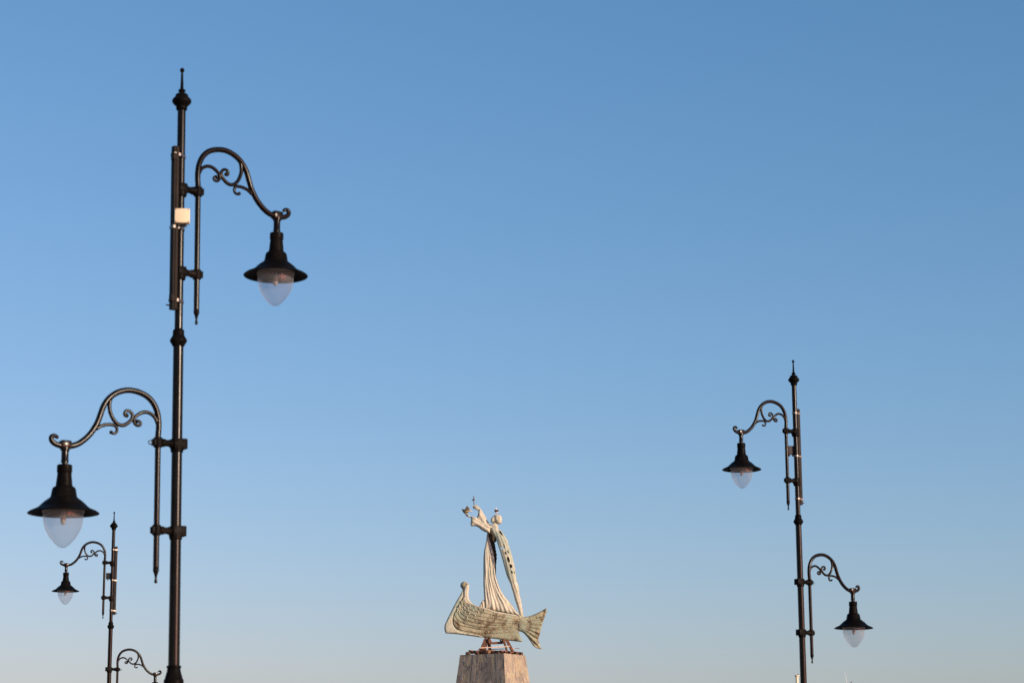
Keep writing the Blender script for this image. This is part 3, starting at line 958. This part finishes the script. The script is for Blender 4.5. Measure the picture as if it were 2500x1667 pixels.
# robe
def build_figure():
    left = uv('1', [(1000, 600), (960, 640), (925, 700), (915, 725), (905, 800), (880, 920), (862, 1000), (852, 1100), (850, 1250), (850, 1568)]) + uv('2', [(768, 200), (771, 290), (776, 380), (780, 440), (778, 510)])
    right = uv('2', [(1300, 625), (1283, 590), (1240, 552), (1200, 492), (1140, 410), (1080, 340), (1030, 270), (990, 190), (962, 110), (948, 60)]) + \
        uv('1', [(1050, 1440), (1042, 1350), (1036, 1250), (1028, 1150), (1010, 1050), (988, 960), (968, 890), (948, 835), (935, 780), (930, 740)])
    left = left[3:]
    lz = np.array(sorted([(z, u) for u, z in left])); rz = np.array(sorted([(z, u) for u, z in right]))
    def cross(u, z):
        a = np.interp(z, lz[:, 0], lz[:, 1]); b = np.interp(z, rz[:, 0], rz[:, 1])
        return np.clip((u - a) / np.maximum(b - a, .05), 0, 1), b - a
    ztop = sp('1', 920, 720).z; zbot = sp('2', 900, 540).z
    def front(u, z, d):
        s, wd = cross(u, z)
        t = np.clip((ztop - z) / (ztop - zbot), 0, 1)
        T = np.interp(t, [0, .15, .5, .8, 1], [.16, .26, .42, .50, .50])
        body = T * np.sin(np.pi * np.clip(.5 * (.12 + .88 * rnd(d, np.maximum(wd * .30, .10))), 0, .5))
        fold = np.interp(t, [0, .2, .35, .7, 1], [.0, .010, .022, .035, .042])
        f = fold * (np.sin(s * 24 + 2.2 * np.sin(z * .8 + s * 3) + 1.1 * np.sin(z * 1.9 + s * 9)) * (.7 + .3 * np.sin(z * 2.7 + s * 11)) + .5 * np.sin(s * 47 + 1.6 * np.sin(z * 1.3)))
        return body + f * np.clip(d / .07, 0, 1)
    def backf(u, z, d): return -.9 * front(u, z, d) 
    robe = slab('robe', left[::1] + right, front, backf, M['figure'], statue, .030, smooth=0)
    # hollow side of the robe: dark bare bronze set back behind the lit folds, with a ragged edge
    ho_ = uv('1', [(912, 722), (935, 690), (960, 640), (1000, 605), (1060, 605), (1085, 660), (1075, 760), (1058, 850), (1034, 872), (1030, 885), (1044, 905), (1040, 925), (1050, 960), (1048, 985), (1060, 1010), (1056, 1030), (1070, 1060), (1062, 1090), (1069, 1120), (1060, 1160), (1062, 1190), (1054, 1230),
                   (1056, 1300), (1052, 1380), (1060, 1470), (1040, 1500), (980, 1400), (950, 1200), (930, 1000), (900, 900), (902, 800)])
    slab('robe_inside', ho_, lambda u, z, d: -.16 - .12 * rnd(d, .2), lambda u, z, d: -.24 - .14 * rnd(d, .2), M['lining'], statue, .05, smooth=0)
    # chest under the crossing of sleeve and cape
    co = uv('A', [(1215, 1170), (1300, 1135), (1400, 1120), (1480, 1150), (1500, 1230), (1400, 1270), (1270, 1265), (1205, 1230)], .1)
    slab('chest', co, lambda u, z, d: .16 + .12 * rnd(d, .2), lambda u, z, d: -.25 - .1 * rnd(d, .2), M['figure'], statue, .05)
    # small pleated hem at the left foot
    fo = uv('2', [(708, 468), (722, 430), (738, 400), (752, 378), (768, 372), (782, 395), (790, 440), (788, 505), (750, 490)], .3)
    slab('hem', fo, lambda u, z, d: .30 + .10 * rnd(d, .12) + .04 * np.sin(u * 42 + z * 6), lambda u, z, d: .12 + 0 * d, M['figure'], statue, .045)
    # neck and chest
    bm = bmesh.new()
    c = [sp('A', 1385, 1215), sp('A', 1393, 1170), sp('A', 1410, 1110), sp('A', 1440, 1030), sp('A', 1455, 970)]
    tube(bm, catmull(c, 4), [.30, .23, .16, .145, .16], 16)
    obj_bm('neck', bm, M['figure'], statue)
    # head: face with brow, nose, lips, chin; hair as a sub-part
    fo = uv('A', [(1420, 815), (1372, 832), (1335, 868), (1300, 893), (1281, 905), (1272, 925), (1250, 958), (1262, 975), (1254, 993), (1262, 1003), (1252, 1016), (1248, 1040), (1262, 1060), (1340, 1056), (1390, 1042), (1480, 1020), (1540, 930), (1500, 840)])
    head = slab('head', fo, lambda u, z, d: .12 + .12 * rnd(d, .12), lambda u, z, d: -.12 - .12 * rnd(d, .12), M['figure'], statue, .035, smooth=0)
    for sgn in (1, -1):
        bm = bmesh.new()
        p = sp('A', 1312, 938, .12 * sgn)
        ball(bm, (p.x, p.y, p.z), .035, 10, 8, (1, 1, .7))
        obj_bm('eye', bm, M['bronze'], head)
    ho = uv('A', [(1368, 830), (1420, 806), (1500, 800), (1570, 816), (1616, 870), (1642, 950), (1632, 1040), (1602, 1100), (1545, 1122), (1490, 1110), (1452, 1072), (1405, 1018), (1385, 985), (1375, 930), (1385, 880)])
    slab('hair', ho, lambda u, z, d: .15 + .17 * rnd(d, .15) + .012 * np.sin(u * 70 + z * 8) * np.clip(d / .05, 0, 1), lambda u, z, d: -.15 - .17 * rnd(d, .15), M['figure'], head, .04)
    # far sleeve, raised
    so = uv('A', [(880, 580), (930, 630), (980, 718), (1040, 820), (1100, 920), (1142, 1010), (1200, 1082), (1248, 1152), (1290, 1230), (1240, 1330), (1050, 1250), (900, 1130), (800, 1000), (772, 915), (795, 830), (820, 740), (828, 655)], -.25)
    def sl_fold(ax, az, k, amp):
        return lambda u, z, d: amp * np.sin((u * ax + z * az) * k + .7 * np.sin(u * 3)) * np.clip(d / .1, 0, 1)
    f1 = sl_fold(.85, .5, 22, .028)
    slab('sleeve', so, lambda u, z, d: -.18 + .14 * rnd(d, .16) + f1(u, z, d), lambda u, z, d: -.28 - .20 * rnd(d, .35), M['figure'], statue, .05)
    # near sleeve, held out level
    no = uv('A', [(555, 868), (600, 858), (640, 862), (720, 886), (775, 912), (850, 985), (950, 1050), (1080, 1120), (1170, 1150), (1245, 1195), (1330, 1230), (1330, 1330), (1245, 1270), (1216, 1452), (1150, 1422), (1050, 1390), (930, 1322), (850, 1250), (770, 1202), (680, 1186),
                  (590, 1192), (556, 1162), (553, 1085), (568, 1000), (568, 930)], .3)
    f2 = sl_fold(.55, .83, 24, .028)
    slab('sleeve', no, lambda u, z, d: .40 + .15 * rnd(d, .18) + f2(u, z, d), lambda u, z, d: .22 - .16 * rnd(d, .3), M['figure'], statue, .05, smooth=0)
    # hands: palm and five fingers each
    def hand(palm_px, fingers, w, mat, r=.034):
        root_p = uv('A', palm_px, w)
        h = slab('hand', root_p, lambda u, z, d: w + .02 + .06 * rnd(d, .08), lambda u, z, d: w - .02 - .06 * rnd(d, .08), mat, statue, .03)
        for pts, dw in fingers:
            bm = bmesh.new()
            c = [sp('A', x, y, w + dw * (.4 + .6 * i / (len(pts) - 1))) for i, (x, y) in enumerate(pts)]
            tube(bm, catmull(c, 4), [r, r * .95, r * .75], 8)
            obj_bm('finger', bm, mat, h)
    hand([(890, 585), (850, 535), (810, 492), (770, 488), (740, 500), (700, 505), (690, 560), (720, 612), (775, 640), (835, 660)],
         [([(760, 500), (715, 482), (680, 478), (655, 488)], .09), ([(740, 505), (700, 500), (660, 505), (640, 520)], .06), ([(720, 530), (680, 525), (648, 530), (636, 545)], .03), ([(715, 570), (680, 565), (655, 560), (645, 572)], -.02), ([(800, 500), (770, 478), (735, 480), (700, 492)], -.08)], -.22, M['figure'])
    hand([(575, 905), (520, 892), (470, 868), (440, 838), (432, 810), (470, 808), (520, 836), (575, 862)],
         [([(470, 815), (430, 785), (395, 760), (372, 742)], .07), ([(455, 830), (415, 795), (385, 775), (368, 755)], .03), ([(450, 845), (410, 815), (385, 795), (372, 775)], -.01), ([(455, 860), (420, 840), (395, 815), (380, 795)], -.05), ([(500, 825), (460, 790), (430, 772), (410, 768)], .10)], .3, M['figure'], .028)
    # cape: front sheet with worn holes, lining behind it
    right_e = uv('1', [(1070, 605), (1090, 650), (1105, 668), (1130, 676), (1158, 712), (1202, 790), (1237, 850), (1252, 920), (1277, 1000), (1312, 1130), (1337, 1240), (1352, 1310), (1362, 1400)], .5) + \
        uv('2', [(1234, 115), (1262, 180), (1272, 250), (1278, 310), (1300, 380), (1312, 450), (1330, 540), (1345, 622)], .3)
    left_e = uv('2', [(1285, 612), (1280, 570), (1260, 510), (1240, 450), (1212, 370), (1190, 290), (1166, 220), (1146, 150), (1110, 80), (1086, 20)], .3) + \
        uv('1', [(1180, 1270), (1140, 1120), (1110, 1010), (1086, 940), (1066, 870), (1045, 800), (1010, 740), (980, 692), (962, 652), (975, 622), (1005, 602)], .5)
    def ell(x, y, rx, ry, tilt):
        pts = []
        for k in range(12):
            a = 2 * math.pi * k / 12
            ex, ey = rx * math.cos(a), ry * math.sin(a)
            pts.append((x + ex * math.cos(tilt) - ey * math.sin(tilt), y + ex * math.sin(tilt) + ey * math.cos(tilt)))
        return uv('1', pts, .6)
    T = -.28
    sky_hole = uv('1', [(1120, 962), (1142, 955), (1166, 955), (1180, 970), (1160, 982), (1142, 990), (1126, 986)], .6)
    holes = [sky_hole, ell(1177, 936, 11, 32, T), ell(1198, 1050, 13, 30, T), ell(1238, 1030, 9, 28, T), ell(1242, 1155, 21, 50, T), ell(1283, 1258, 22, 32, T), ell(1300, 1355, 12, 28, T), ell(1342, 1358, 6, 20, T),
             uv('1', [(1106, 688), (1118, 684), (1135, 706), (1152, 740), (1168, 780), (1140, 758), (1112, 730), (1104, 712)], .55)]
    z0, z1 = sp('1', 1000, 620).z, sp('2', 1310, 600).z
    def cw(z):
        t = np.clip((z0 - z) / (z0 - z1), 0, 1)
        return np.interp(t, [0, .12, .35, .6, .85, 1], [.32, .62, .84, .80, .48, .16])
    cf = lambda u, z, d: cw(z) + .17 * rnd(d, .42) + .016 * np.sin((u * 1.0 + z * .28) * 30 + np.sin(z * 2)) * np.clip(d / .08, 0, 1)
    slab('cape', right_e + left_e, cf, lambda u, z, d: cf(u, z, d) - .055, M['cape'], statue, .05, holes, smooth=0)
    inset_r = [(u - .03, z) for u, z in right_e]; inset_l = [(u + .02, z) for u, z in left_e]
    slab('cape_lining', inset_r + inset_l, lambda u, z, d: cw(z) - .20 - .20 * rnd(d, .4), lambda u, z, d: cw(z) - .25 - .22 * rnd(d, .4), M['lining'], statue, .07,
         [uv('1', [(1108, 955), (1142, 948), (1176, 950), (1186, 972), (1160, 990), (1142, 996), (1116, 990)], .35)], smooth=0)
build_figure()

# ------------------------------------------------------------------ things held by the figure, and the gull
def held(name, at, label, cat):
    return empty(name, Matrix.Translation(at) @ Matrix.Rotation(R(4), 4, 'Z'), label, cat)

HW = -.16
fr = STF @ sp('A', 672, 520, HW)
cross = held('cross', fr, 'thin dark bronze cross raised in the statue\'s upper hand', 'cross')
def to(root, v, x, y, w): return root.matrix_world.inverted() @ (STF @ sp(v, x, y, w))
bm = bmesh.new()
beam(bm, to(cross, 'A', 680, 600, HW), to(cross, 'A', 660, 150, HW), .058, .058, .008)
obj_bm('upright', bm, M['bronze'], cross, False)
bm = bmesh.new()
c0 = to(cross, 'A', 663, 273, HW)
beam(bm, c0 + Vector((-.085, .24, 0)), c0 + Vector((.085, -.24, 0)), .062, .07, .008)
obj_bm('crossbar', bm, M['bronze'], cross, False)

BW = .3
bird = held('bronze_bird', STF @ sp('A', 390, 735, BW), 'dark bronze bird with raised wings on the statue\'s outstretched hand', 'bird figure')
bm = bmesh.new()
c = [to(bird, 'A', x, y, BW) for x, y in ((243, 612), (262, 618), (285, 632), (325, 662), (375, 690), (430, 680), (480, 662), (520, 660))]
tube(bm, catmull(c, 4), [.012, .05, .055, .11, .145, .13, .08, .05], 14)
obj_bm('body', bm, M['bronze'], bird)
for s, pts in ((1, [(330, 640), (380, 570), (430, 500), (465, 515), (475, 575), (465, 650), (400, 670)]), (-1, [(350, 620), (400, 560), (440, 520), (490, 540), (530, 600), (500, 650), (420, 660)])):
    w0 = BW + s * .09
    o = [(to(bird, 'A', x, y, w0).x, to(bird, 'A', x, y, w0).z) for x, y in pts]
    zr = to(bird, 'A', 400, 665, w0).z
    yy = -to(bird, 'A', 400, 600, w0).y
    slab('wing', o, lambda u, z, d: yy + s * (.35 * (z - zr)) + .02 * rnd(d, .06), lambda u, z, d: yy + s * (.35 * (z - zr)) - .02 * rnd(d, .06), M['bronze'], bird, .035)
o = [(to(bird, 'A', x, y, BW).x, to(bird, 'A', x, y, BW).z) for x, y in ((470, 640), (530, 640), (600, 665), (612, 690), (575, 705), (500, 685), (470, 670))]
yy = -to(bird, 'A', 500, 660, BW).y
slab('tail', o, lambda u, z, d: yy + .035 + .02 * rnd(d, .05), lambda u, z, d: yy - .035 - .02 * rnd(d, .05), M['cape'], bird, .035)
for s in (-1, 1):
    bm = bmesh.new()
    tube(bm, [to(bird, 'A', 388, 700, BW + s * .05), to(bird, 'A', 384, 752, BW + s * .05)], .016, 8)
    obj_bm('leg', bm, M['bronze'], bird)

GW = .02
gull = held('gull', STF @ sp('A', 1440, 806, GW), 'small dark-backed white gull perched on the statue\'s head', 'bird')
def g(x, y, w=0): return to(gull, 'A', x, y, GW + w)
bm = bmesh.new()
tube(bm, catmull([g(1405, 640), g(1412, 655), g(1440, 675), g(1475, 680), g(1510, 682), g(1530, 680)], 4), [.05, .085, .105, .10, .07, .03], 14)
obj_bm('body', bm, M['white'], gull)
bm = bmesh.new()
tube(bm, catmull([g(1420, 645), g(1428, 620), g(1435, 600)], 4), [.07, .06, .052], 12)
ball(bm, g(1437, 594), .056, 12, 10, (1.1, .95, 1))
hd = obj_bm('head', bm, M['white'], gull)
bm = bmesh.new(); tube(bm, [g(1422, 596, .02), g(1408, 602, .03), g(1400, 605, .035)], [.016, .013, .006], 8)
obj_bm('beak', bm, M['beak'], hd)
for s in (1, -1):
    pts = [(1395, 632), (1425, 612), (1470, 612), (1505, 632), (1548, 678), (1520, 690), (1470, 696), (1420, 698), (1390, 672)]
    w0 = GW + s * .09
    o = [(to(gull, 'A', x, y, w0).x, to(gull, 'A', x, y, w0).z) for x, y in pts]
    yy = -to(gull, 'A', 1460, 655, w0).y
    slab('wing', o, lambda u, z, d: yy + .012 + .03 * rnd(d, .08), lambda u, z, d: yy - .012 - .03 * rnd(d, .08), M['slate'], gull, .03)
    bm = bmesh.new()
    tube(bm, [g(1437 + 6 * s, 715, s * .035), g(1437 + 5 * s, 760, s * .035), g(1437 + 6 * s, 806, s * .035)], [.016, .011, .012], 8)
    obj_bm('leg', bm, M['pink'], gull)
o = [(p.x, p.z) for p in (g(1500, 668), g(1545, 674), g(1562, 684), (g(1540, 692)), g(1495, 694))]
yy = -g(1520, 680).y
slab('tail', o, lambda u, z, d: yy + .05 + 0 * d, lambda u, z, d: yy - .05 + 0 * d, M['white'], gull, .03)

# ------------------------------------------------------------------ cream post behind the right-hand lamp
PY = 170.0
top = px_at_depth(1945.5, 1647, PY)
post = empty('post', Matrix.Translation((top.x, PY, GROUND_Z)), 'slim cream-white post with flared cap behind the right lamp\'s pole', 'post')
H = top.z - GROUND_Z
bm = bmesh.new()
k = PY / F_PX
lathe(bm, [(5.2 * k, 0), (5.0 * k, .5), (3.6 * k, .6), (3.45 * k, H - 5.5 * k), (3.6 * k, H - 5 * k)], 24)
sharp(obj_bm('shaft', bm, M['post'], post))
bm = bmesh.new()
lathe(bm, [(3.6 * k, H - 5 * k), (4.2 * k, H - 3.6 * k), (5.8 * k, H - 2.0 * k), (5.9 * k, H - .4 * k), (5.4 * k, H), (0, H)], 24)
sharp(obj_bm('cap', bm, M['post'], post))
bm = bmesh.new()
lathe(bm, [(.9 * k, H - .02), (1.0 * k, H + .4 * k), (1.35 * k, H + 1.0 * k), (1.25 * k, H + 2.0 * k), (.6 * k, H + 2.6 * k), (0, H + 2.7 * k)], 14, (2.6 * k, -1.5 * k, 0))
obj_bm('beacon', bm, M['black'], post)

# ------------------------------------------------------------------ moored yacht; only its mast head shows
BY = 215.0
mh = px_at_depth(2068, 1668, BY)
k = BY / F_PX
SEA_Z = GROUND_Z - 1.6
yacht = empty('sailing_boat', Matrix.Translation((mh.x, BY, SEA_Z)), 'moored sailing boat showing only its masthead and whip aerial at the bottom edge', 'sailing boat')
Hm = mh.z - SEA_Z
bm = bmesh.new()
st = []
for t in np.linspace(-1, 1, 15):
    hw = 1.75 * (1 - abs(t) ** 2.6) + (.55 if t < 0 else .0) * abs(t)
    hw = max(hw, .03)
    st.append([bm.verts.new((t * 5.6, y * hw, z)) for y, z in ((-1, 1.15 + .25 * t), (-.96, .5), (-.7, -.1), (0, -.5), (.7, -.1), (.96, .5), (1, 1.15 + .25 * t))])
for a, b in zip(st, st[1:]):
    for i in range(6): bm.faces.new((a[i], b[i], b[i + 1], a[i + 1]))
    bm.faces.new((a[6], b[6], b[0], a[0]))
bm.faces.new(st[0]); bm.faces.new(st[-1])
sharp(obj_bm('hull', bm, M['whitepaint'], yacht))
bm = bmesh.new()
box(bm, (-.4, 0, 1.45), (4.2, 1.9, .55), .15)
obj_bm('cabin', bm, M['whitepaint'], yacht)
bm = bmesh.new()
tube(bm, [(.6, 0, 1.2), (.6, 0, Hm / 2), (.6, 0, Hm - .02)], [.09, .08, .055], 12)
mast = obj_bm('mast', bm, M['whitepaint'], yacht)
mast.location = (-.6, 0, 0)
bm = bmesh.new()
beam(bm, (.4, 0, 2.3), (-3.6, 0, 2.4), .1, .12, .02)
obj_bm('boom', bm, M['whitepaint'], yacht).location = (-.4, 0, 0)
bm = bmesh.new()
tip = px_at_depth(2062.6, 1636, BY) - yacht.matrix_world.translation
foot = px_at_depth(2068, 1676, BY) - yacht.matrix_world.translation
tube(bm, [foot, (foot + tip) / 2, tip], [.034, .024, .009], 8)
obj_bm('whip_aerial', bm, M['whitepaint'], mast).location = (.6, 0, 0)
bm = bmesh.new()
a = px_at_depth(2072, 1675, BY) - yacht.matrix_world.translation
b = px_at_depth(2079, 1663, BY) - yacht.matrix_world.translation
tube(bm, [a, (a + b) / 2, b], [.02, .03, .045], 8)
obj_bm('wind_vane', bm, M['black'], mast).location = (.6, 0, 0)
